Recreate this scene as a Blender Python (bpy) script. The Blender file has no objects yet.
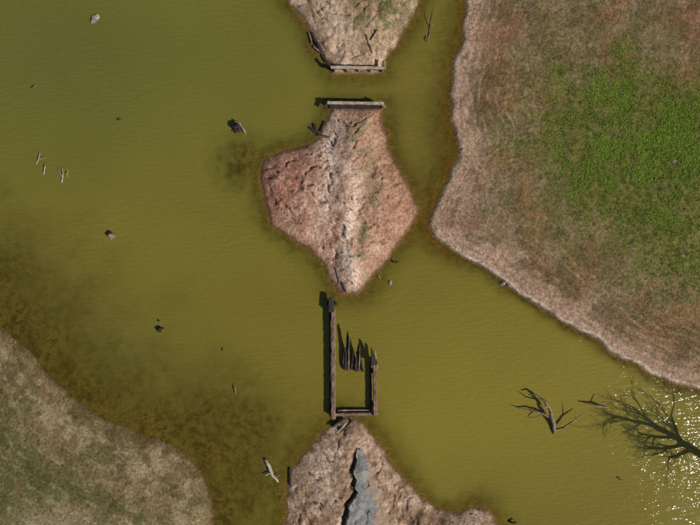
import bpy, math, random
import numpy as np
from mathutils import Vector, Matrix
random.seed(7); rng=np.random.default_rng(11)
PX0,PY0,S=350.0,262.5,0.1
CAMH=47.0
def W(px,py,z=0.0):
    return Vector(((px-PX0)*S,(PY0-py)*S,z))
def lin(c):
    c=np.array(c,float)/255.0
    return np.where(c<=0.04045,c/12.92,((c+0.055)/1.055)**2.4)

# ---------------- noise ----------------
def h2(ix,iy,seed):
    ix=ix.astype(np.int64).astype(np.uint32); iy=iy.astype(np.int64).astype(np.uint32)
    n=ix*np.uint32(374761393)+iy*np.uint32(668265263)+np.uint32((seed*2246822519)&0xffffffff)
    n=(n^(n>>np.uint32(13)))*np.uint32(1274126177)
    n=n^(n>>np.uint32(16)); n=n*np.uint32(2654435761); n=n^(n>>np.uint32(15))
    return n.astype(np.float64)/4294967295.0
def vn(x,y,seed=0):
    ix=np.floor(x);iy=np.floor(y);fx=x-ix;fy=y-iy
    fx=fx*fx*fx*(fx*(fx*6-15)+10);fy=fy*fy*fy*(fy*(fy*6-15)+10)
    a=h2(ix,iy,seed);b=h2(ix+1,iy,seed);c=h2(ix,iy+1,seed);d=h2(ix+1,iy+1,seed)
    return (a*(1-fx)+b*fx)*(1-fy)+(c*(1-fx)+d*fx)*fy
def fbm(x,y,seed=0,o=4,gain=0.5):
    s=0;a=1;t=0
    for i in range(o):
        s=s+a*vn(x*0.8+y*0.6,-x*0.6+y*0.8,seed+i*17);t+=a;a*=gain
        x,y=(x*0.8+y*0.6)*2.03+5.1,(-x*0.6+y*0.8)*2.03+9.7
    return s/t
def ridge(x,y,seed=0,o=3):
    s=0;a=1;t=0
    for i in range(o):
        s=s+a*(1-np.abs(2*vn(x,y,seed+i*13)-1));t+=a;a*=.5;x=x*2.1+3;y=y*2.1+7
    return s/t
def ss(a,b,x):
    t=np.clip((x-a)/(b-a),0,1);return t*t*(3-2*t)
def G(X,Y,cx,cy,rx,ry,ang=0):
    a=math.radians(ang);dx=X-cx;dy=Y-cy
    u=dx*math.cos(a)+dy*math.sin(a);v=-dx*math.sin(a)+dy*math.cos(a)
    return np.exp(-((u/rx)**2+(v/ry)**2))

# ---------------- shore outlines (plan coordinates, 10 units = 1 m) ----------------
PA=[(288,0),(297,12),(306,22),(312,34),(317,48),(325,58),(331,66),(331,74),(384,74),(383,66),(388,55),(398,42),(408,26),(416,8),(420,0),(440,-60),(520,-200),(560,-800),(120,-800),(230,-200),(262,-60)]
PB=[(331,107),(330,116),(325,127),(318,139),(302,147),(280,151),(266,157),(261,168),(260,186),(264,205),(273,222),(291,238),(310,252),(324,266),(332,284),(341,294),(357,296),(367,290),(376,277),(384,262),(397,247),(411,231),(417,213),(411,192),(400,171),(389,152),(384,130),(381,116),(384,107)]
PR=[(465,-60),(465,0),(460,30),(453,60),(449,90),(450,115),(455,138),(456,155),(447,180),(435,203),(429,220),(433,236),(452,253),(478,268),(500,281),(522,296),(550,314),(580,334),(612,353),(650,374),(700,392),(780,420),(950,500),(1800,900),(1800,-900),(600,-900),(500,-250)]
PL=[(-100,250),(-40,295),(0,324),(20,343),(48,373),(72,399),(108,420),(150,438),(184,453),(204,474),(213,498),(216,525),(216,560),(190,640),(160,900),(-1500,900),(-1500,-100),(-400,60)]
PD=[(286,540),(287,500),(290,472),(300,456),(318,441),(329,428),(338,418),(349,415),(360,420),(372,436),(390,456),(405,476),(419,495),(434,508),(455,511),(476,505),(490,511),(498,525),(530,560),(600,700),(700,1000),(120,1000),(240,700),(282,580)]
ROAD=[(445,358,361),(452,355.5,365),(460,355,370),(470,354,375),(480,356,379),(488,357,382),(496,352,384),(505,348,386),(515,346,388),(525,345,391),(540,344,395),(580,341,402),(660,337,404),(760,335,402),(900,331,400)]
RY=np.array([r[0] for r in ROAD],float);RL=np.array([r[1] for r in ROAD],float);RR_=np.array([r[2] for r in ROAD],float)
def roadl(y): return np.interp(y,RY,RL)+7*(fbm(y/7,y*0+3,91,5)-.5)
def roadr(y): return np.interp(y,RY,RR_)+10*(fbm(y/7,y*0+30,92,5)-.5)
def sdf(P,X,Y):
    P=np.array(P,float);d=np.full(X.shape,1e18);ins=np.zeros(X.shape,bool)
    for i in range(len(P)):
        ax,ay=P[i];bx,by=P[(i+1)%len(P)]
        ex,ey=bx-ax,by-ay
        t=np.clip(((X-ax)*ex+(Y-ay)*ey)/(ex*ex+ey*ey),0,1)
        d=np.minimum(d,(X-ax-ex*t)**2+(Y-ay-ey*t)**2)
        c=((ay>Y)!=(by>Y))
        if by!=ay: ins^=c&(X<(bx-ax)*(Y-ay)/(by-ay)+ax)
    d=np.sqrt(d);return np.where(ins,d,-d)

def ev(PX,PY,color=False):
    n1=fbm(PX/22,PY/22,1,5)-.5;n2=fbm(PX/22,PY/22,2,5)-.5
    fl=1-0.85*np.exp(-((PX-357)/34)**4)*np.exp(-((PY-90)/26)**4)
    X=PX+10*n1*fl;Y=PY+10*n2*fl
    sA,sB,sR,sL,sD=[sdf(P,X,Y) for P in (PA,PB,PR,PL,PD)]
    r=np.hypot(PX-350,PY-262)
    far=(r-2000-600*(fbm(PX/900,PY/900,5,3)-.5))
    sF=np.where(far>-400,far,-400.)
    ab=np.exp(-((PX-357)/30)**4)*np.exp(-((PY-90)/24)**4)
    g=ridge(X/17,Y/17,31,3);g2=fbm(PX/6,PY/6,33,5)-.5;g3=fbm(PX/60,PY/60,35,3)-.5
    wx_=PX+26*(fbm(PX/30,PY/30,131,4)-.5);wy_=PY+26*(fbm(PX/30,PY/30,132,4)-.5)
    sgn=np.where(PX>352,-1,1)
    gl=ridge((wx_*.82+sgn*wy_*.57)/26,(-sgn*wx_*.57+wy_*.82)/11,133,3)
    trench=np.exp(-((PX-roadl(PY)+2.0)/2.8)**2)*ss(444,456,PY)*(sD>3)*(PY<900)
    def mound(s,hm,sc):
        sc=sc*(1-ab)+3.0*ab
        return hm*(1-np.exp(-np.maximum(s,0)/sc))
    zA=mound(sA,1.2,22);zB=mound(sB,1.5,30);zD=mound(sD,1.25,34)
    crest=np.exp(-((PX-350+6*np.sin(PY/26)+5*(fbm(PY/12,PY*0,9,3)-.5))/15)**2)
    zB=zB+0.36*crest*ss(0,20,sB)
    zR=0.14*ss(0,6,sR)+0.0035*np.maximum(sR,0)+0.25*g3*ss(10,80,sR)
    zL=0.10*ss(0,8,sL)+0.0040*np.maximum(sL,0)+0.25*g3*ss(10,80,sL)
    zF=np.maximum(sF,0)*0.008+12*ss(0,8000,sF)*fbm(PX/2500,PY/2500,8,4)
    isl=np.maximum(np.maximum(sA,sB),sD);bank=np.maximum(sR,sL)
    z=np.maximum.reduce([zA,zB,zD,zR*(sR>0),zL*(sL>0),zF])
    flank=ss(1,12,isl)*(1-ab)
    z=z+flank*(-0.20*ss(.70,.95,gl))*np.where(r<3000,1,0)+ss(2,16,isl)*(0.12*(g-.6)+0.28*g2)+ss(2,14,bank)*(0.10*g2+0.09*(g-.6))*(r<3000)-.42*trench
    s=np.maximum.reduce([isl,bank,sF])
    def vis(sd,w,p=1.4): return np.exp(-(np.maximum(-sd,0)/w)**p)
    nz=fbm(PX/40,PY/40,51,4);nf=fbm(PX/6,PY/6,53,5)
    wR=7+12*(1-ss(225,275,PY))+10*G(PX,PY,440,190,30,60)
    wD=7+10*nz+16*(1-ss(285,335,PX))
    V=np.maximum.reduce([vis(sA,9+4*nz),vis(sB,9+6*nz),vis(sR,wR*(.6+.8*nz)),
        vis(sL,34+80*nz,1.7)*(0.95),vis(sD,wD)])
    V=np.maximum(V,.8*G(PX,PY,243,163,26,26,20)*(.6+.8*nf))
    V=np.maximum(V,.8*G(PX,PY,424,222,22,26))
    V=np.maximum(V,.75*np.exp(-(np.maximum(np.abs(PY-(447+0.22*(PX-230)))-30,0)/34)**2)*ss(130,200,PX)*(1-ss(262,312,PX)))
    V=np.maximum(V,.75*G(PX,PY,245,500,60,60))
    V=np.clip(V*(0.5+1.0*nf),0.0008,1);V=np.where(s>-2,np.maximum(V,1+s/8),V)
    dep=-np.log(V)*0.22
    z=np.where(s>0,np.maximum(z,.004),-dep-0.01)
    out=dict(z=z,s=s,V=V,sA=sA,sB=sB,sR=sR,sL=sL,sD=sD)
    if not color: return out
    C=np.zeros(PX.shape+(3,))
    def mix(c,m):
        m=np.clip(m,0,1)[...,None];C[:]=C*(1-m)+lin(c)*m
    f1=fbm(PX/9,PY/9,61,5);f2=fbm(PX/35,PY/35,63,5);f3=fbm(PX/2.6,PY/2.6,65,3);f5=fbm(PX/18,PY/18,69,5)
    C[:]=lin((118,102,78))
    # right bank
    R=(sR>-1)&(sR>isl)
    C[R]=lin((134,112,88))
    mR=R*1.0
    mix((102,94,60),mR*ss(.42,.6,f1)*.6)
    mix((172,140,118),mR*ss(0,8,sR)*(1-ss(14,56,sR+30*(f2-.3)))*.8)
    mix((130,84,62),mR*ss(.45,.62,f2)*ss(10,40,sR)*.55)
    mix((90,78,50),mR*ss(.50,.64,f5)*ss(8,26,sR)*.6)
    gm=grassmask(PX,PY,sR);out['gm']=gm
    mix((112,104,56),mR*gm**.5*.65)
    mix((88,96,40),mR*ss(.25,.9,gm+.9*(f1-.5))*.65)
    bandv=np.sin(np.maximum(sR,0)*0.75+6*f2)
    mix((176,148,128),mR*ss(.3,1,bandv)*(1-ss(25,90,sR))*.3*ss(.35,.6,f1))
    mix((92,78,56),mR*ss(.4,1,-bandv)*(1-ss(15,70,sR))*.35*ss(.4,.6,f5))
    mix((200,184,164),mR*np.exp(-((sR-3.4-2*f2)/1.3)**2)*(.25+.45*ss(230,260,PY))*ss(.3,.55,f1+.12))
    # left bank
    Lm=(sL>-1)&(sL>isl);mL=Lm*1.0
    C[Lm]=lin((124,106,74))
    mix((150,132,98),mL*ss(.42,.62,f1)*.5)
    mix((94,88,52),mL*ss(.45,.6,f2)*.6)
    mix((84,74,44),mL*ss(.5,.64,f5)*.5)
    mix((154,138,108),mL*np.exp(-((sL-22-10*f2)/12)**2)*.45*ss(.35,.55,f1))
    mix((80,84,42),mL*G(PX,PY,10,480,60,55)*ss(.35,.55,f1)*.8)
    mix((80,78,42),mL*np.exp(-((sL-62-24*f2)/9)**2)*.65)
    mix((158,142,114),mL*G(PX,PY,60,520,50,16)*.4)
    bl=np.sin(np.maximum(sL,0)*0.5+7*f2)
    mix((150,134,104),mL*ss(.4,1,bl)*ss(.4,.6,f1)*.35)
    mix((96,80,50),mL*(1-ss(4,18,sL+8*(f1-.5)))*.6)
    # island A
    mA=((sA>-1)&(sA>=sR)&(sA>=sB)&(sA>=sD)&(PY<95))*1.0
    mix((168,140,114),mA); mix((200,172,146),mA*ss(.4,.6,f1)*.6)
    mix((96,98,56),mA*G(PX,PY,386,6,26,30)*ss(.35,.55,f1)*1.2)
    mix((112,106,66),mA*G(PX,PY,362,12,16,40)*ss(.4,.55,f1)*.9)
    mix((126,102,78),mA*ss(.5,.62,f5)*.5)
    mix((208,182,158),mA*G(PX,PY,335,20,10,40,-15)*.6)
    mix((112,78,62),mA*G(PX,PY,318,46,9,20,-25)*.7)
    # island B
    mB=((sB>-1)&(PY>95)&(sB>sR)&(sB>sD))*1.0
    mix((178,140,116),mB)
    mix((204,170,144),mB*ss(.42,.6,f1)*.6)
    mix((156,110,92),mB*G(PX,PY,284,186,26,34)*.8)
    mix((134,90,74),mB*G(PX,PY,290,195,36,44)*ss(.48,.58,f5)*.5)
    mix((152,110,82),mB*G(PX,PY,392,185,20,50,15)*.6)
    mix((140,102,80),mB*(1-ss(3,16,sB+8*(f5-.5)))*.6)
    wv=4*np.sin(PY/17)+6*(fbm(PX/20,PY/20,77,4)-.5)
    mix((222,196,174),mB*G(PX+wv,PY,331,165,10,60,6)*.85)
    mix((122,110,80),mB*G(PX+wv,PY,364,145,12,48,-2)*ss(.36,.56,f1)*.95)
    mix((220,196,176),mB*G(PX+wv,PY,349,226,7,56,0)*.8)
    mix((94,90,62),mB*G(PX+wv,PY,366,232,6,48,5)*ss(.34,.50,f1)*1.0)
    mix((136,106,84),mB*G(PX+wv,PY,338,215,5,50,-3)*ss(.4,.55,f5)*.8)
    mix((214,188,168),mB*G(PX,PY,350,275,13,18)*.6)
    mix((128,94,74),mB*ss(.80,.92,gl)*ss(4,12,sB)*.5)
    mix((118,56,42),mB*ss(.64,.72,f3)*.45)
    # island D
    mD=((sD>-1)&(sD>sR)&(sD>sL)&(PY>300))*1.0
    mix((156,128,104),mD);mix((192,164,140),mD*ss(.42,.6,f1)*.55)
    mix((120,94,70),mD*ss(.5,.62,f5)*.55)
    mix((100,84,60),mD*G(PX,PY,440,520,30,10)*.6)
    mix((200,176,154),mD*G(PX,PY,322,470,16,26)*.5)
    mix((112,86,66),mD*ss(.80,.92,gl)*ss(4,12,sD)*.5)
    mix((60,50,40),mD*G(PX,PY,348,428,10,7)*.5)
    mix((70,60,50),mD*ss(.1,.8,trench)*.8)
    C*= (0.70+0.60*f3)[...,None]*(0.80+0.40*f1)[...,None]
    mix((96,98,58),ss(0,200,sF))
    mix((88,68,44),(1-ss(0.5,4.5,s+4*(f1-.5)))*.8)
    # submerged bed
    bed=(s<0)*1.0
    mix((104,88,46),bed)
    mix((60,51,27),bed*ss(.42,.58,fbm(PX/3.5,PY/3.5,141,5))*.85)
    mix((68,60,30),bed*ss(.48,.62,f5)*.5)
    mix((116,78,36),bed*np.exp(-(np.abs(sR)/22)**2)*.6*(1-ss(240,280,PY)))
    mix((112,96,50),bed*ss(.5,.7,f2)*.5)
    mix((150,116,78),bed*np.exp(-(np.abs(isl)/5)**2)*.4)
    out['C']=C
    return out

def grassmask(PX,PY,sR):
    n=fbm(PX/45,PY/45,81,4)-.5
    d=sdf([(500,90),(515,50),(560,22),(620,22),(680,48),(760,60),(1000,20),(1500,300),(1300,700),(900,460),(780,380),(700,350),(650,335),(600,292),(560,262),(520,215),(496,150)],PX+55*n,PY+50*(fbm(PX/45,PY/45,83,4)-.5))
    m=ss(-34,80,d)
    m=m*(0.55+0.45*G(PX,PY,655,150,110,90))
    m=m*(1-.6*G(PX,PY,700,330,90,50))
    return m*(sR>4)

# ---------------- grid ----------------
def axis(a,b,st,far):
    c=list(np.arange(a,b+st/2,st));d=st;x=c[-1];hi=[]
    while x<far: d*=1.16;x+=d;hi.append(x)
    d=st;x=c[0];lo=[]
    while x>-far: d*=1.16;x-=d;lo.append(x)
    return np.array(lo[::-1]+c+hi)
xs=axis(-45,745,0.9,22000);ys=axis(-45,570,0.9,22000)
GX,GY=np.meshgrid(xs,ys)
E=ev(GX,GY,True)
def gridmesh(name,Z,xs=xs,ys=ys):
    GX,GY=np.meshgrid(xs,ys)
    n=GX.size;nx=len(xs);ny=len(ys)
    co=np.stack([(GX-PX0)*S,(PY0-GY)*S,Z],-1).reshape(-1,3).astype(np.float32)
    i=np.arange(n).reshape(ny,nx)
    q=np.stack([i[:-1,:-1],i[1:,:-1],i[1:,1:],i[:-1,1:]],-1).reshape(-1,4).astype(np.int32)
    me=bpy.data.meshes.new(name)
    me.vertices.add(n);me.vertices.foreach_set('co',co.ravel())
    me.loops.add(q.size);me.loops.foreach_set('vertex_index',q.ravel())
    me.polygons.add(len(q));me.polygons.foreach_set('loop_start',np.arange(0,q.size,4,dtype=np.int32))
    me.polygons.foreach_set('use_smooth',np.ones(len(q),bool))
    me.update(calc_edges=True)
    ob=bpy.data.objects.new(name,me);bpy.context.collection.objects.link(ob);return ob
def addcol(me,name,C):
    a=me.color_attributes.new(name,'FLOAT_COLOR','POINT')
    C=C.reshape(-1,3);D=np.ones((len(C),4),np.float32);D[:,:3]=C;a.data.foreach_set('color',D.ravel())

# ---------------- materials ----------------
def newmat(name):
    m=bpy.data.materials.new(name);m.use_nodes=True;nt=m.node_tree
    b=nt.nodes['Principled BSDF'];return m,nt,b
def N(nt,t,**k):
    n=nt.nodes.new(t)
    for a,v in k.items():
        if a in n.inputs: n.inputs[a].default_value=v
        else: setattr(n,a,v)
    return n
def L(nt,a,b): nt.links.new(a,b)
def math_(nt,op,a,b=None):
    n=nt.nodes.new('ShaderNodeMath');n.operation=op
    for i,v in enumerate((a,b)):
        if v is None: continue
        if isinstance(v,(int,float)): n.inputs[i].default_value=v
        else: L(nt,v,n.inputs[i])
    return n.outputs[0]
def maprange(nt,v,a,b,c,d):
    n=nt.nodes.new('ShaderNodeMapRange');L(nt,v,n.inputs[0])
    for i,x in enumerate((a,b,c,d)): n.inputs[i+1].default_value=x
    return n.outputs[0]

def ground_mat():
    m,nt,b=newmat('dry_lakebed_soil')
    at=N(nt,'ShaderNodeAttribute',attribute_name='col')
    tc=N(nt,'ShaderNodeTexCoord')
    n1=N(nt,'ShaderNodeTexNoise');n1.inputs['Scale'].default_value=4;n1.inputs['Detail'].default_value=4;n1.inputs['Roughness'].default_value=.76
    L(nt,tc.outputs['Object'],n1.inputs['Vector'])
    k=maprange(nt,n1.outputs['Fac'],.3,.7,.5,1.5)
    mx=N(nt,'ShaderNodeVectorMath',operation='SCALE');L(nt,at.outputs['Color'],mx.inputs[0]);L(nt,k,mx.inputs['Scale'])
    L(nt,mx.outputs[0],b.inputs['Base Color'])
    b.inputs['Roughness'].default_value=1;b.inputs['Specular IOR Level'].default_value=.0
    bp=N(nt,'ShaderNodeBump');bp.inputs['Strength'].default_value=.9;bp.inputs['Distance'].default_value=.13
    L(nt,n1.outputs['Fac'],bp.inputs['Height']);L(nt,bp.outputs[0],b.inputs['Normal'])
    return m
ground=gridmesh('lakebed_ground',E['z']);addcol(ground.data,'col',E['C']);ground.data.materials.append(ground_mat())

def water_mat():
    m,nt,b=newmat('murky_water')
    at=N(nt,'ShaderNodeAttribute',attribute_name='vis')
    tc=N(nt,'ShaderNodeTexCoord')
    ca=N(nt,'ShaderNodeAttribute',attribute_name='murk')
    L(nt,ca.outputs['Color'],b.inputs['Base Color'])
    b.inputs['Roughness'].default_value=.06;b.inputs['IOR'].default_value=1.33
    mp=N(nt,'ShaderNodeMapping');mp.inputs['Rotation'].default_value=(0,0,math.radians(28));mp.inputs['Scale'].default_value=(.45,1.9,1)
    L(nt,tc.outputs['Object'],mp.inputs['Vector'])
    r1=N(nt,'ShaderNodeTexNoise');r1.inputs['Scale'].default_value=1.9;r1.inputs['Detail'].default_value=3;r1.inputs['Roughness'].default_value=.6;r1.inputs['Distortion'].default_value=.4
    L(nt,mp.outputs[0],r1.inputs['Vector'])
    r2=N(nt,'ShaderNodeTexNoise');r2.inputs['Scale'].default_value=.09;r2.inputs['Detail'].default_value=2
    L(nt,tc.outputs['Object'],r2.inputs['Vector'])
    hgt=math_(nt,'MULTIPLY',r1.outputs['Fac'],maprange(nt,r2.outputs['Fac'],.35,.65,.7,1.3))
    bp=N(nt,'ShaderNodeBump');bp.inputs['Strength'].default_value=1;bp.inputs['Distance'].default_value=.064
    L(nt,hgt,bp.inputs['Height']);L(nt,bp.outputs[0],b.inputs['Normal'])
    tr=N(nt,'ShaderNodeBsdfTransparent');tr.inputs['Color'].default_value=(.90,.87,.66,1)
    mx=N(nt,'ShaderNodeMixShader');L(nt,at.outputs['Fac'],mx.inputs[0])
    L(nt,b.outputs[0],mx.inputs[1]);L(nt,tr.outputs[0],mx.inputs[2])
    L(nt,mx.outputs[0],nt.nodes['Material Output'].inputs['Surface'])
    return m
wx=axis(-45,745,1.5,22000);wy=axis(-45,570,1.5,22000)
WX,WY=np.meshgrid(wx,wy);EW=ev(WX,WY)
water=gridmesh('water',np.zeros(WX.shape),wx,wy)
v=np.clip(EW['V']-.03,0,1)*.9
addcol(water.data,'vis',np.stack([v]*3,-1))
mk=np.zeros(WX.shape+(3,));mk[:]=lin((113,102,38))
def mm(c,m):
    m=np.clip(m,0,1)[...,None];mk[:]=mk*(1-m)+lin(c)*m
mm((98,96,42),G(WX,WY,60,40,300,180))
mm((125,112,42),G(WX,WY,490,400,180,110)*.9)
mm((106,92,38),G(WX,WY,420,120,50,120)*.5)
mm((98,90,38),G(WX,WY,100,330,170,60,30)*.7)
bign=fbm(WX/120,WY/120,151,4)
mk*=(0.9+0.24*bign)[...,None]
addcol(water.data,'murk',mk)
water.data.materials.append(water_mat())

def wood_mat(name,c1,c2,sc=(1.2,22,22)):
    m,nt,b=newmat(name)
    tc=N(nt,'ShaderNodeTexCoord');mp=N(nt,'ShaderNodeMapping');mp.inputs['Scale'].default_value=sc
    L(nt,tc.outputs['Object'],mp.inputs['Vector'])
    n=N(nt,'ShaderNodeTexNoise');n.inputs['Scale'].default_value=1;n.inputs['Detail'].default_value=6;L(nt,mp.outputs[0],n.inputs['Vector'])
    n2=N(nt,'ShaderNodeTexNoise');n2.inputs['Scale'].default_value=2.5;n2.inputs['Detail'].default_value=5;L(nt,tc.outputs['Object'],n2.inputs['Vector'])
    f=math_(nt,'ADD',math_(nt,'MULTIPLY',n.outputs['Fac'],.6),math_(nt,'MULTIPLY',n2.outputs['Fac'],.4))
    r=N(nt,'ShaderNodeValToRGB');r.color_ramp.elements[0].position=.38;r.color_ramp.elements[1].position=.62
    r.color_ramp.elements[0].color=(*lin(c1),1);r.color_ramp.elements[1].color=(*lin(c2),1)
    L(nt,f,r.inputs[0]);L(nt,r.outputs[0],b.inputs['Base Color']);b.inputs['Roughness'].default_value=.85
    bp=N(nt,'ShaderNodeBump');bp.inputs['Strength'].default_value=.7;bp.inputs['Distance'].default_value=.03
    L(nt,f,bp.inputs['Height']);L(nt,bp.outputs[0],b.inputs['Normal'])
    return m
M_beam=wood_mat('weathered_timber',(70,51,38),(142,114,92))
M_pale=wood_mat('bleached_timber',(116,99,80),(184,166,144))
M_dark=wood_mat('dark_timber',(20,17,14),(58,48,40))
M_limb=wood_mat('dead_limb_wood',(74,60,48),(150,126,104),(6,6,6))
M_limbd=wood_mat('dark_limb_wood',(34,28,20),(72,58,44),(6,6,6))
M_white=wood_mat('sun_bleached_limb',(120,110,94),(186,176,158),(6,6,6))

def empty(name,loc):
    e=bpy.data.objects.new(name,None);e.location=loc;e.empty_display_size=.3;bpy.context.collection.objects.link(e);return e
def mkobj(name,verts,faces,mat,parent=None,smooth=False):
    me=bpy.data.meshes.new(name);me.from_pydata([tuple(v) for v in verts],[],faces);me.update()
    if mat: me.materials.append(mat)
    if smooth: me.polygons.foreach_set('use_smooth',np.ones(len(me.polygons),bool))
    ob=bpy.data.objects.new(name,me);bpy.context.collection.objects.link(ob)
    if parent: ob.parent=parent
    return ob
def beam(name,parent,p0,p1,w,h,mat,w1=None,h1=None,seg=14,jit=.025,bow=.03):
    p0=Vector(p0);p1=Vector(p1);d=p1-p0;ln=d.length
    x=d.normalized();up=Vector((0,0,1))
    if abs(x.z)>.95: up=Vector((0,1,0))
    y=up.cross(x).normalized();z=x.cross(y)
    w1=w if w1 is None else w1;h1=h if h1 is None else h1
    V=[];F=[];c=.16
    prof=[(-.5,-.5+c),(-.5,.5-c),(-.5+c,.5),(.0,.5),(.5-c,.5),(.5,.5-c),(.5,-.5+c),(.5-c,-.5),(-.5+c,-.5)]
    k=len(prof);a,b=random.uniform(-1,1)*bow,random.uniform(-1,1)*bow*.5
    for i in range(seg+1):
        t=i/seg;ww=w+(w1-w)*t;hh=h+(h1-h)*t
        dy=a*math.sin(math.pi*t);dz=b*math.sin(math.pi*t)
        for (u,v) in prof:
            e=random.uniform(-1,1)*jit*(2.5 if i in(0,seg) else 1)
            V.append((t*ln+e,u*ww+dy+random.uniform(-1,1)*jit*.8,v*hh+dz+random.uniform(-1,1)*jit*.8))
    for i in range(seg):
        for j in range(k):
            F.append((i*k+j,i*k+(j+1)%k,(i+1)*k+(j+1)%k,(i+1)*k+j))
    F.append(tuple(range(k)));F.append(tuple(range(seg*k+k-1,seg*k-1,-1)))
    F=[tuple(reversed(f)) for f in F]
    ob=mkobj(name,V,F,mat)
    M=Matrix((x,y,z)).transposed().to_4x4();M.translation=p0
    if parent:
        ob.parent=parent;ob.matrix_local=Matrix.Translation(-parent.location)@M
    else: ob.matrix_world=M
    return ob
def tube(V,F,pts,rad,k=7,wob=.12):
    pts=[Vector(p) for p in pts]
    P=[];R=[]
    for i in range(len(pts)-1):
        for s in range(4):
            t=s/4;p=pts[i].lerp(pts[i+1],t)
            if s: p=p+Vector([random.uniform(-1,1)*rad[i]*.35 for _ in range(3)])
            P.append(p);R.append(rad[i]*(1-t)+rad[i+1]*t)
    P.append(pts[-1]);R.append(rad[-1])
    b=len(V);up=Vector((.31,.17,.93)).normalized()
    for i,p in enumerate(P):
        d=(P[min(i+1,len(P)-1)]-P[max(i-1,0)]).normalized()
        u=d.cross(up);u=u.normalized() if u.length>1e-3 else Vector((1,0,0));v=d.cross(u)
        for j in range(k):
            a=2*math.pi*j/k;r=R[i]*(1+random.uniform(-wob,wob))
            V.append(p+u*math.cos(a)*r+v*math.sin(a)*r)
    n=len(P)
    for i in range(n-1):
        for j in range(k):
            F.append((b+i*k+j,b+i*k+(j+1)%k,b+(i+1)*k+(j+1)%k,b+(i+1)*k+j))
    F.append(tuple(b+j for j in range(k-1,-1,-1)));F.append(tuple(b+(n-1)*k+j for j in range(k)))
def hz(px,py):
    return float(ev(np.array([float(px)]),np.array([float(py)]))['z'][0])
def limbs(name,lst,mat,k=7):
    V=[];F=[]
    for pts,rad in lst: tube(V,F,[W(*p) for p in pts],rad,k)
    c=V[0].copy();c.z=0
    ob=mkobj(name,[v-c for v in V],F,mat,smooth=True);ob.location=c;return ob

# ---------------- collapsed timber bridge ----------------
br=empty('ruined_timber_bridge',W(354,360,0))
beam('long_girder',br,W(333.5,416,.62),W(333.5,309,.72),.44,.40,M_beam,seg=30,bow=.06,jit=.035)
beam('girder_shadow_strip',br,W(330,414,.30),W(330,306,.36),.16,.34,M_dark,seg=24)  # dark strip standing in for the girder's shadow on its left
beam('girder_tip',br,W(331.5,311,.80),W(331,297,.75),.62,.40,M_dark,w1=.40,seg=6)
beam('tip_bolster',br,W(327,303,.35),W(337,304,.35),.3,.5,M_dark,seg=5)
beam('cross_sill',br,W(330,413,.42),W(378,412,.40),.32,.34,M_beam,seg=16,jit=.03)
beam('sill_edge',br,W(338,409.5,.22),W(374,409.5,.22),.12,.2,M_pale,seg=10)
beam('short_girder',br,W(374.6,413,.60),W(374.4,360,.66),.38,.38,M_beam,seg=16,jit=.035)
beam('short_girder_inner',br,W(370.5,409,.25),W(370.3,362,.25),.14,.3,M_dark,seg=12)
beam('short_girder_spike',br,W(374,362,.9),W(371.0,346,1.1),.70,.42,M_dark,w1=.10,h1=.18,seg=8)
beam('short_girder_splint',br,W(376.6,366,.8),W(374.8,349,.85),.14,.24,M_pale,w1=.06,seg=6)
for i,(xa,ya,xb,yb,w) in enumerate([(346.2,369,349.4,328,.50),(356.6,370,359.8,340,.54)]):
    beam('broken_stringer_%d'%(i+1),br,W(xa,ya,.18),W(xb-1.6,yb+2,.95),w,.34,M_dark,w1=.10,h1=.16,seg=9,jit=.04)
    beam('stringer_top_%d'%(i+1),br,W(xa+2.4,ya-2,.40),W(xb,yb+5,1.10),.16,.20,M_beam,w1=.06,seg=9,jit=.03)
beam('broken_stringer_3',br,W(343.2,367,.15),W(344.6,347,.40),.22,.3,M_dark,w1=.08,seg=6)
beam('broken_stringer_4',br,W(351.2,369,.15),W(353.4,350,.45),.20,.3,M_dark,w1=.07,seg=6)
beam('broken_stringer_5',br,W(362.8,371,.15),W(361.0,354,.35),.18,.3,M_dark,w1=.07,seg=6)
for i,(x,y,r) in enumerate([(333,318,.2),(333,350,.2),(333.5,385,.2),(333.5,408,.22),(374.5,372,.2),(374.5,405,.22),(346,366,.16),(357,366,.16),(354,412,.16)]):
    beam('pile_%d'%(i+1),br,W(x,y,-1.2),W(x,y,.44),2*r,2*r,M_dark,seg=4,jit=.015)
beam('leaning_prop',br,W(348,418,.75),W(337,430,.95),.16,.16,M_pale,seg=6)

# ---------------- bridge abutments ----------------
def abut(y,dirn,xa,xb):
    e=empty('timber_bridge_abutment',W((xa+xb)/2,y,0))
    beam('cap_beam',e,W(xa,y,1.12),W(xb,y+.8,1.12),.26,.30,M_pale,seg=20,bow=.04,jit=.03)
    for j,zz in enumerate((.80,.52,.24,-.04)):
        beam('lagging_%d'%(j+1),e,W(xa+1.5,y-dirn*1.6,zz),W(xb-1.5,y-dirn*1.6+.6,zz),.12,.25,M_dark,seg=10,jit=.015)
    for j in range(5):
        x=xa+3+j*(xb-xa-6)/4
        beam('pile_%d'%(j+1),e,W(x,y-dirn*.2,-1.2),W(x,y-dirn*.2,.95),.20,.20,M_dark,seg=4,jit=.015)
    return e
a=abut(72,1,331,384)
beam('wing_log_1',a,W(334,73,1.05),W(326,65,.95),.26,.26,M_dark,seg=6)
beam('wing_post',a,W(383,74,1.1),W(383.6,66,1.18),.34,.30,M_beam,seg=4)
a=abut(106.5,-1,328,383)
beam('wing_log_1',a,W(330,104,.95),W(325,111,.85),.26,.26,M_dark,seg=6)
beam('wing_log_2',a,W(378,105,1.2),W(385,111,1.0),.24,.24,M_beam,seg=5)
def loose(name,lst):
    for (xa,ya,xb,yb,w,m) in lst:
        za=max(hz(xa,ya),0)+.12;zb=max(hz(xb,yb),0)+.12
        beam(name,None,W(xa,ya,za),W(xb,yb,zb),w,w*.8,m,seg=7)
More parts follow.
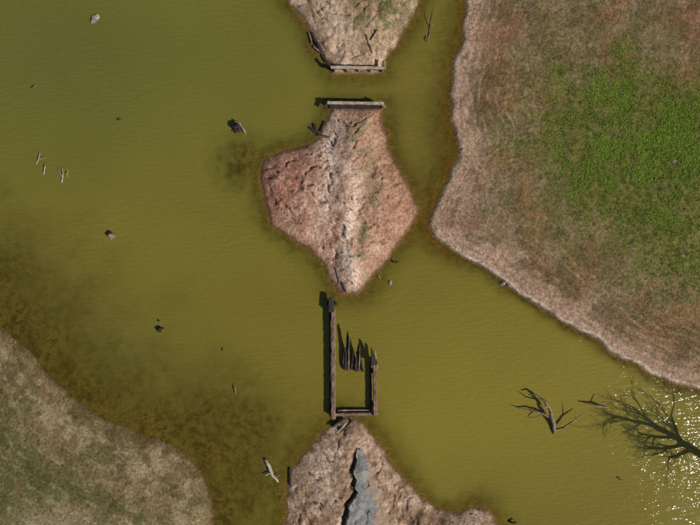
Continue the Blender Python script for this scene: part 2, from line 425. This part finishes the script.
loose('fallen_timber',[(312,34,317,44,.22,M_dark),(318,45,326,62,.26,M_dark),(314,47,323,55,.2,M_beam),(314,124,319,136,.24,M_dark),(319,136,330,139,.18,M_beam),(310,128,316,133,.2,M_dark),(325,122,321,132,.18,M_dark),
 (366,40,372,56,.12,M_beam),(370,44,376,34,.10,M_dark),(342,282,346,292,.14,M_dark),(332,426,344,418,.2,M_dark),(290,468,291,485,.16,M_dark),(340,430,352,420,.18,M_dark),(309,33,312,44,.16,M_beam),(336,268,340,284,.12,M_beam)])

# ---------------- drowned limbs / snags ----------------
limbs('drowned_tree_branch',[
 ([(554,433,-.1),(551,420,.5),(547,408,.8),(541,398,.9),(533,393,.7),(526,393,.5)],[.20,.18,.16,.13,.08,.04]),
 ([(553,430,.1),(561,426,.5),(570,419,.7),(579,412,.6)],[.12,.10,.07,.03]),
 ([(550,417,.5),(541,412,.55),(530,409,.45),(519,408,.2),(511,405,.0)],[.12,.10,.08,.05,.03]),  # limb that also traces part of the branch's dark shadow line
 ([(545,404,.85),(538,404,1.2),(533,400,1.5)],[.08,.05,.03]),
 ([(541,412,.5),(534,416,.4),(528,417,.05)],[.06,.04,.02]),
 ([(570,419,.7),(572,413,.9),(571,408,.9)],[.04,.03,.02])],M_limb,9)
limbs('drowned_tree_branch',[([(578,401,.0),(587,403,.25),(597,405,.4),(606,407,.1)],[.04,.07,.10,.05]),
 ([(594,404,.35),(600,400,.7),(604,399,.9)],[.05,.03,.02])],M_limb,7)
limbs('fallen_log',[([(265,459,.1),(269,464,.22),(272,473,.2),(278,482,.0)],[.12,.17,.16,.08]),
 ([(271,472,.2),(266,474,.25),(263,474,.1)],[.08,.05,.03]),([(275,477,.2),(280,474,.3)],[.05,.03])],M_white,9)
def fork(cx,cy,ang,ln,mat,r=.05):
    a=math.radians(ang);c,s=math.cos(a),math.sin(a)
    j=lambda:random.uniform(-.5,.5)
    f=lambda u,v,z:(cx+u*c-v*s,cy+u*s+v*c,z)
    q=random.uniform(.08,.3)*random.choice((-1,1))
    limbs('drowned_twig',[([f(-ln/2,j(),-.05),f(-ln*.15,.6+j(),.2),f(ln*.15,j(),.3),f(ln/2,-1+j(),.4)],[r,r*.9,r*.7,r*.3]),
      ([f(-ln*.1,.6,.25),f(ln*.2,ln*q,.3),f(ln*.4,ln*q*1.5,.12)],[r*.7,r*.5,r*.2])],mat,6)
fork(40,159,-55,13,M_white,.05);fork(46,170,-62,11,M_white,.045);fork(64,176,-75,15,M_white,.05);fork(69,174,76,9,M_white,.04)
fork(35,88,10,9,M_limb,.06);fork(236,390,-70,10,M_limb,.05);fork(432,26,-72,34,M_limb,.05);fork(395,262,20,8,M_limbd,.07)
fork(512,521,5,8,M_limbd,.1);fork(620,478,30,8,M_limb,.05);fork(225,350,60,7,M_limb,.05);fork(120,120,15,5,M_limbd,.05);fork(427,40,80,10,M_limb,.05)

def stump(px,py,r,hgt,mat,ang=0,roots=4):
    V=[];F=[]
    lean=(random.uniform(-2,2),random.uniform(-2,2))
    tube(V,F,[W(px,py,-.6),W(px+lean[0]*.4,py+lean[1]*.4,hgt*.5),W(px+lean[0],py+lean[1],hgt)],[r*1.25,r,r*.8],9,.2)
    for i in range(roots):
        a=ang+i*2*math.pi/roots+random.uniform(-.4,.4);l=r*random.uniform(12,18)
        tube(V,F,[W(px,py,hgt*.35),W(px+math.cos(a)*l*.6,py+math.sin(a)*l*.6,.12),W(px+math.cos(a)*l,py+math.sin(a)*l,-.08)],[r*.5,r*.35,r*.15],6,.2)
    c=W(px,py,0);ob=mkobj('tree_stump',[v-c for v in V],F,mat,smooth=True);ob.location=c
stump(111,236,.28,.35,M_limb);stump(160,329,.24,.3,M_dark,1);stump(238,128,.40,.5,M_dark,.5,5);stump(160,322,.1,.2,M_limb,1,2)
limbs('fallen_log',[([(233,127,.0),(237,123,.4),(243,128,.35),(246,134,.0)],[.10,.16,.15,.08])],M_limb,8)

def rockmesh(r,flat,seed):
    import bmesh
    bm=bmesh.new();bmesh.ops.create_icosphere(bm,subdivisions=3,radius=1)
    rr=random.Random(seed);pl=[(Vector([rr.uniform(-1,1) for _ in range(3)]).normalized(),rr.uniform(.6,.85)) for _ in range(9)]
    for v in bm.verts:
        for n,d in pl:
            t=v.co.dot(n)
            if t>d: v.co-=n*(t-d)*.9
        v.co*=1+rr.uniform(-.03,.03)
        v.co=Vector((v.co.x*r*1.3,v.co.y*r*.85,v.co.z*r*flat))
    me=bpy.data.meshes.new('rock');bm.to_mesh(me);bm.free();return me
def stone_mat():
    m,nt,b=newmat('lichened_stone')
    tc=N(nt,'ShaderNodeTexCoord');n=N(nt,'ShaderNodeTexNoise');n.inputs['Scale'].default_value=4;n.inputs['Detail'].default_value=8;L(nt,tc.outputs['Object'],n.inputs['Vector'])
    r=N(nt,'ShaderNodeValToRGB');r.color_ramp.elements[0].position=.35;r.color_ramp.elements[1].position=.65
    r.color_ramp.elements[0].color=(*lin((84,76,66)),1);r.color_ramp.elements[1].color=(*lin((158,148,136)),1)
    L(nt,n.outputs['Fac'],r.inputs[0]);L(nt,r.outputs[0],b.inputs['Base Color']);b.inputs['Roughness'].default_value=.9
    bp=N(nt,'ShaderNodeBump');bp.inputs['Distance'].default_value=.05;L(nt,n.outputs['Fac'],bp.inputs['Height']);L(nt,bp.outputs[0],b.inputs['Normal'])
    return m
M_stone=stone_mat()
for i,(x,y,r) in enumerate([(95,19,.46),(390,283,.24),(379,277,.18),(503,283,.3),(509,285,.24),(302,8,.25),(668,163,.2),(393,259,.12),(110,272,.10),(462,150,.16)]):
    ob=bpy.data.objects.new('rock',rockmesh(r,.6,i));ob.data.materials.append(M_stone)
    ob.location=W(x,y,max(hz(x,y),0)+r*.12);ob.rotation_euler=(random.uniform(-.2,.2),random.uniform(-.2,.2),random.uniform(0,6));bpy.context.collection.objects.link(ob)

# ---------------- dead standing tree ----------------
def dead_tree(px,py,hgt):
    rr=random.Random(23);V=[];F=[]
    base=W(px,py,-.6)
    def grow(p,d,ln,r,lev):
        pts=[p];rad=[r];n=4
        q=p;dd=d.copy()
        for i in range(n):
            dd=(dd+Vector((rr.uniform(-1,1),rr.uniform(-1,1),rr.uniform(-.5,.8)))*(.13 if lev==0 else .22)).normalized()
            q=q+dd*ln/n;pts.append(q);rad.append(max(r*(1-(i+1)/n*(.5 if lev<3 else .75)),.018))
        tube(V,F,pts,rad,max(4,9-2*lev),.1)
        if lev<4:
            kids=[8,5,4,3][lev]
            for c in range(kids):
                t=(.22+.78*(c+1)/kids) if lev==0 else (.25+.75*(c+.8)/kids)
                idx=min(t,1)*n;i0=min(int(idx),n-1);pp=pts[i0].lerp(pts[i0+1],idx-i0)
                a=rr.uniform(0,2*math.pi)+c*2.4
                side=Vector((math.cos(a),math.sin(a),0));side=(side-dd*side.dot(dd)).normalized()
                sp=rr.uniform(.45,.95)
                nd=(dd*(1-sp*.35)+side*sp*.8+Vector((0,0,.12))).normalized()
                grow(pp,nd,ln*rr.uniform(.45,.68),r*(1-t*.45)*.56,lev+1)
    grow(base,Vector((.05,-.02,1)).normalized(),hgt*.55,.44,0)
    for i in range(5):
        a=i*1.3+.3;tube(V,F,[base+Vector((0,0,.9)),base+Vector((math.cos(a)*.7,math.sin(a)*.7,.62)),base+Vector((math.cos(a)*1.6,math.sin(a)*1.6,.5))],[.3,.2,.08],7)
    ob=mkobj('dead_tree',[v-base for v in V],F,M_limbd,smooth=True);ob.location=base
dead_tree(713,466,12.6)

# ---------------- asphalt remnant ----------------
def slab():
    yy=np.concatenate([np.arange(446,560,.7),np.arange(560,900,4)])
    l=roadl(yy);r=roadr(yy);nc=44
    t=np.linspace(0,1,nc);X=l[:,None]*(1-t)+r[:,None]*t;Y=np.repeat(yy[:,None],nc,1)
    q=ev(X,Y);Zs=q['z'].copy()
    Zc=ev(X+0*X,Y)['z']
    for k in range(14): Zs[1:-1]=(Zs[:-2]+Zs[1:-1]+Zs[2:])/3;Zs[:,1:-1]=(Zs[:,:-2]+Zs[:,1:-1]+Zs[:,2:])/3
    Zs[:,:8]=np.maximum(Zs[:,:8],Zs[:,8:9])      # slab edge hangs over the washed-out rut
    n9=fbm(X/8,Y/8,93,5)
    rgt=ss(.55,1.0,t)[None,:]
    Z=Zs+.13+.16*(n9-.5)-.12*rgt*ss(.3,.6,fbm(X/5,Y/5,97,4))
    # cracks as real grooves
    cr=ridge(X/13+.5*fbm(X/6,Y/6,95,3),Y/19,96,2);groove=ss(.90,.985,cr)
    Z-=.10*groove
    Z[:,0]-=.45;Z[:,-1]-=.35;Z[0]-=.35
    V=np.stack([(X-PX0)*S,(PY0-Y)*S,Z],-1).reshape(-1,3);n=len(yy)
    F=[(i*nc+j,(i+1)*nc+j,(i+1)*nc+j+1,i*nc+j+1) for i in range(n-1) for j in range(nc-1)]
    m,nt,b=newmat('worn_asphalt')
    tc=N(nt,'ShaderNodeTexCoord');at=N(nt,'ShaderNodeAttribute',attribute_name='col')
    c=N(nt,'ShaderNodeTexNoise');c.inputs['Scale'].default_value=9;c.inputs['Detail'].default_value=5;c.inputs['Roughness'].default_value=.7
    L(nt,tc.outputs['Object'],c.inputs['Vector'])
    mx=N(nt,'ShaderNodeVectorMath',operation='SCALE');L(nt,at.outputs['Color'],mx.inputs[0]);L(nt,maprange(nt,c.outputs['Fac'],.3,.7,.6,1.4),mx.inputs['Scale'])
    L(nt,mx.outputs[0],b.inputs['Base Color']);b.inputs['Roughness'].default_value=.95
    bp=N(nt,'ShaderNodeBump');bp.inputs['Distance'].default_value=.06;L(nt,c.outputs['Fac'],bp.inputs['Height']);L(nt,bp.outputs[0],b.inputs['Normal'])
    ob=mkobj('broken_asphalt_road',V,F,m,smooth=True)
    C=np.zeros(X.shape+(3,));C[:]=lin((128,128,124))
    def mx_(c,k):
        k=np.clip(k,0,1)[...,None];C[:]=C*(1-k)+lin(c)*k
    h1=fbm(X/10,Y/22,98,5);h2_=fbm(X/4,Y/4,99,4)
    mx_((154,152,146),ss(.45,.62,h1)*.8);mx_((92,90,84),ss(.5,.62,h2_)*.55)
    mx_((160,132,108),ss(.5,.62,fbm(X/7,Y/12,100,5)+.16*rgt)*.85)
    mx_((162,134,110),np.clip(rgt*ss(.35,.6,h2_)+0*X,0,1)*.8)
    mx_((54,48,42),groove*.7)
    addcol(ob.data,'col',C)
slab()

# ---------------- grass, weeds, gravel (one mesh each) ----------------
def colmat(name,rough=.8):
    m,nt,b=newmat(name);at=N(nt,'ShaderNodeAttribute',attribute_name='col');L(nt,at.outputs['Color'],b.inputs['Base Color'])
    b.inputs['Roughness'].default_value=1;b.inputs['Specular IOR Level'].default_value=0;return m
def trimesh(name,V,T,C,mat):
    me=bpy.data.meshes.new(name);me.vertices.add(len(V));me.vertices.foreach_set('co',V.astype(np.float32).ravel())
    me.loops.add(T.size);me.loops.foreach_set('vertex_index',T.astype(np.int32).ravel())
    me.polygons.add(len(T));me.polygons.foreach_set('loop_start',np.arange(0,T.size,3,dtype=np.int32));me.update(calc_edges=True)
    addcol(me,'col',C);me.materials.append(mat);ob=bpy.data.objects.new(name,me);bpy.context.collection.objects.link(ob);return ob
def tufts(name,px,py,z,L0,col,blades,mat,up=.8):
    n=len(px);bx=np.repeat((px-PX0)*S,blades);by=np.repeat((PY0-py)*S,blades);bz=np.repeat(z,blades)
    l=np.repeat(L0,blades)*rng.uniform(.6,1.2,n*blades);a=rng.uniform(0,2*np.pi,n*blades)
    bx=bx+rng.normal(0,.3,n*blades)*l;by=by+rng.normal(0,.3,n*blades)*l
    o=rng.uniform(.4,.95,n*blades);w=.12*l+.012
    dx,dy=np.cos(a),np.sin(a)
    V=np.stack([np.stack([bx-dy*w,by+dx*w,bz-.02],-1),np.stack([bx+dy*w,by-dx*w,bz-.02],-1),np.stack([bx+dx*l*o,by+dy*l*o,bz+l*up*np.sqrt(1.05-o*o)],-1)],1).reshape(-1,3)
    T=np.arange(n*blades*3).reshape(-1,3)
    C=np.repeat(np.repeat(col,blades,0)*rng.uniform(.75,1.25,(n*blades,1)),3,0)
    return trimesh(name,V,T,C,mat)
n=300000
px=rng.uniform(460,800,n);py=rng.uniform(-20,560,n)
e=ev(px,py);gm=grassmask(px,py,e['sR'])
cl=fbm(px/4.5,py/4.5,101,3);cl2=fbm(px/22,py/22,103,4)
dens=np.clip((.12+gm)*ss(.45,.60,cl*.5+cl2*.5+.16*(gm-.6)),0,1)*(gm>.02)
k=rng.uniform(0,1,n)<dens*.75
px,py,z,cl2,gm,cl=px[k],py[k],e['z'][k],cl2[k],gm[k],cl[k]
t=np.clip(rng.normal(.40,.22,len(px))+(gm-.6)+2.2*(cl2-.5),0,1)[:,None]
col=lin((96,96,48))*(1-t)+lin((122,146,52))*t
tufts('grass',px,py,z,rng.uniform(.10,.24,len(px))*(.7+.5*gm),col,4,colmat('grass_blades'),up=.6)
n=70000
px=rng.uniform(-20,760,n);py=rng.uniform(-20,560,n);e=ev(px,py)
w=fbm(px/14,py/14,111,4);w2=fbm(px/50,py/50,113,3)
ok=(e['s']>7)&(rng.uniform(0,1,n)<ss(.42,.64,w)*.5*ss(.3,.6,w2))
px,py,z=px[ok],py[ok],e['z'][ok]
t=rng.uniform(0,1,(len(px),1));col=lin((78,76,40))*(1-t)+lin((112,88,58))*t
red=(rng.uniform(0,1,len(px))<.25);col[red]=lin((124,62,46))
tufts('low_weeds',px,py,z,rng.uniform(.05,.15,len(px)),col,5,colmat('weed_leaves'))
n=60000
px=rng.uniform(-20,760,n);py=rng.uniform(-20,560,n);e=ev(px,py)
w=fbm(px/10,py/10,121,4)
near=np.exp(-((e['s']-5)/6)**2)
isl=(np.maximum(np.maximum(e['sA'],e['sB']),e['sD'])>0)
ok=(e['s']>.5)&(rng.uniform(0,1,n)<.10*ss(.4,.6,w)+.18*near+.22*isl*ss(.45,.6,w))
px,py,z=px[ok],py[ok],e['z'][ok];n=len(px)
oct_=np.array([(1,0,0),(0,1,0),(-1,0,0),(0,-1,0),(0,0,.7),(0,0,-.7)],float)
of=np.array([(0,1,4),(1,2,4),(2,3,4),(3,0,4),(1,0,5),(2,1,5),(3,2,5),(0,3,5)])
r=rng.lognormal(-3.2,.42,n);r=np.clip(r,.02,.13);a=rng.uniform(0,6.28,n)
O=oct_[None]*r[:,None,None]*rng.uniform(.6,1.3,(n,6,1))
ca,sa=np.cos(a)[:,None],np.sin(a)[:,None]
V=np.stack([O[...,0]*ca-O[...,1]*sa+((px-PX0)*S)[:,None],O[...,0]*sa+O[...,1]*ca+((PY0-py)*S)[:,None],O[...,2]+z[:,None]+.01],-1).reshape(-1,3)
T=(of[None]+6*np.arange(n)[:,None,None]).reshape(-1,3)
t=rng.uniform(0,1,(n,1));col=lin((96,80,66))*(1-t)+lin((176,154,132))*t
trimesh('gravel',V,T,np.repeat(col,6,0),colmat('gravel_stone',.9))

# ---------------- light, sky, camera ----------------
el=math.radians(40);ax,ay=.86,-.51
sv=Vector((ax*math.cos(el),ay*math.cos(el),math.sin(el))).normalized()
sun=bpy.data.lights.new('sun','SUN');sun.energy=4.2;sun.angle=math.radians(.5);sun.color=(1,.96,.90)
so=bpy.data.objects.new('sun',sun);so.rotation_euler=(-sv).to_track_quat('-Z','Y').to_euler();so.location=sv*60;bpy.context.collection.objects.link(so)
w=bpy.data.worlds.new('World');bpy.context.scene.world=w;w.use_nodes=True;nt=w.node_tree
sk=nt.nodes.new('ShaderNodeTexSky');sk.sky_type='NISHITA';sk.sun_disc=False;sk.sun_elevation=el;sk.sun_rotation=math.atan2(ax,ay)
bg=nt.nodes['Background'];bg.inputs['Strength'].default_value=.065;nt.links.new(sk.outputs[0],bg.inputs[0])
cam=bpy.data.cameras.new('camera');cam.sensor_width=36;cam.lens=18*CAMH/35.0;cam.clip_end=6000
co=bpy.data.objects.new('camera',cam);co.location=(0,0,CAMH);bpy.context.collection.objects.link(co);bpy.context.scene.camera=co
s=bpy.context.scene;s.view_settings.view_transform='Standard';s.view_settings.look='None';s.view_settings.exposure=0
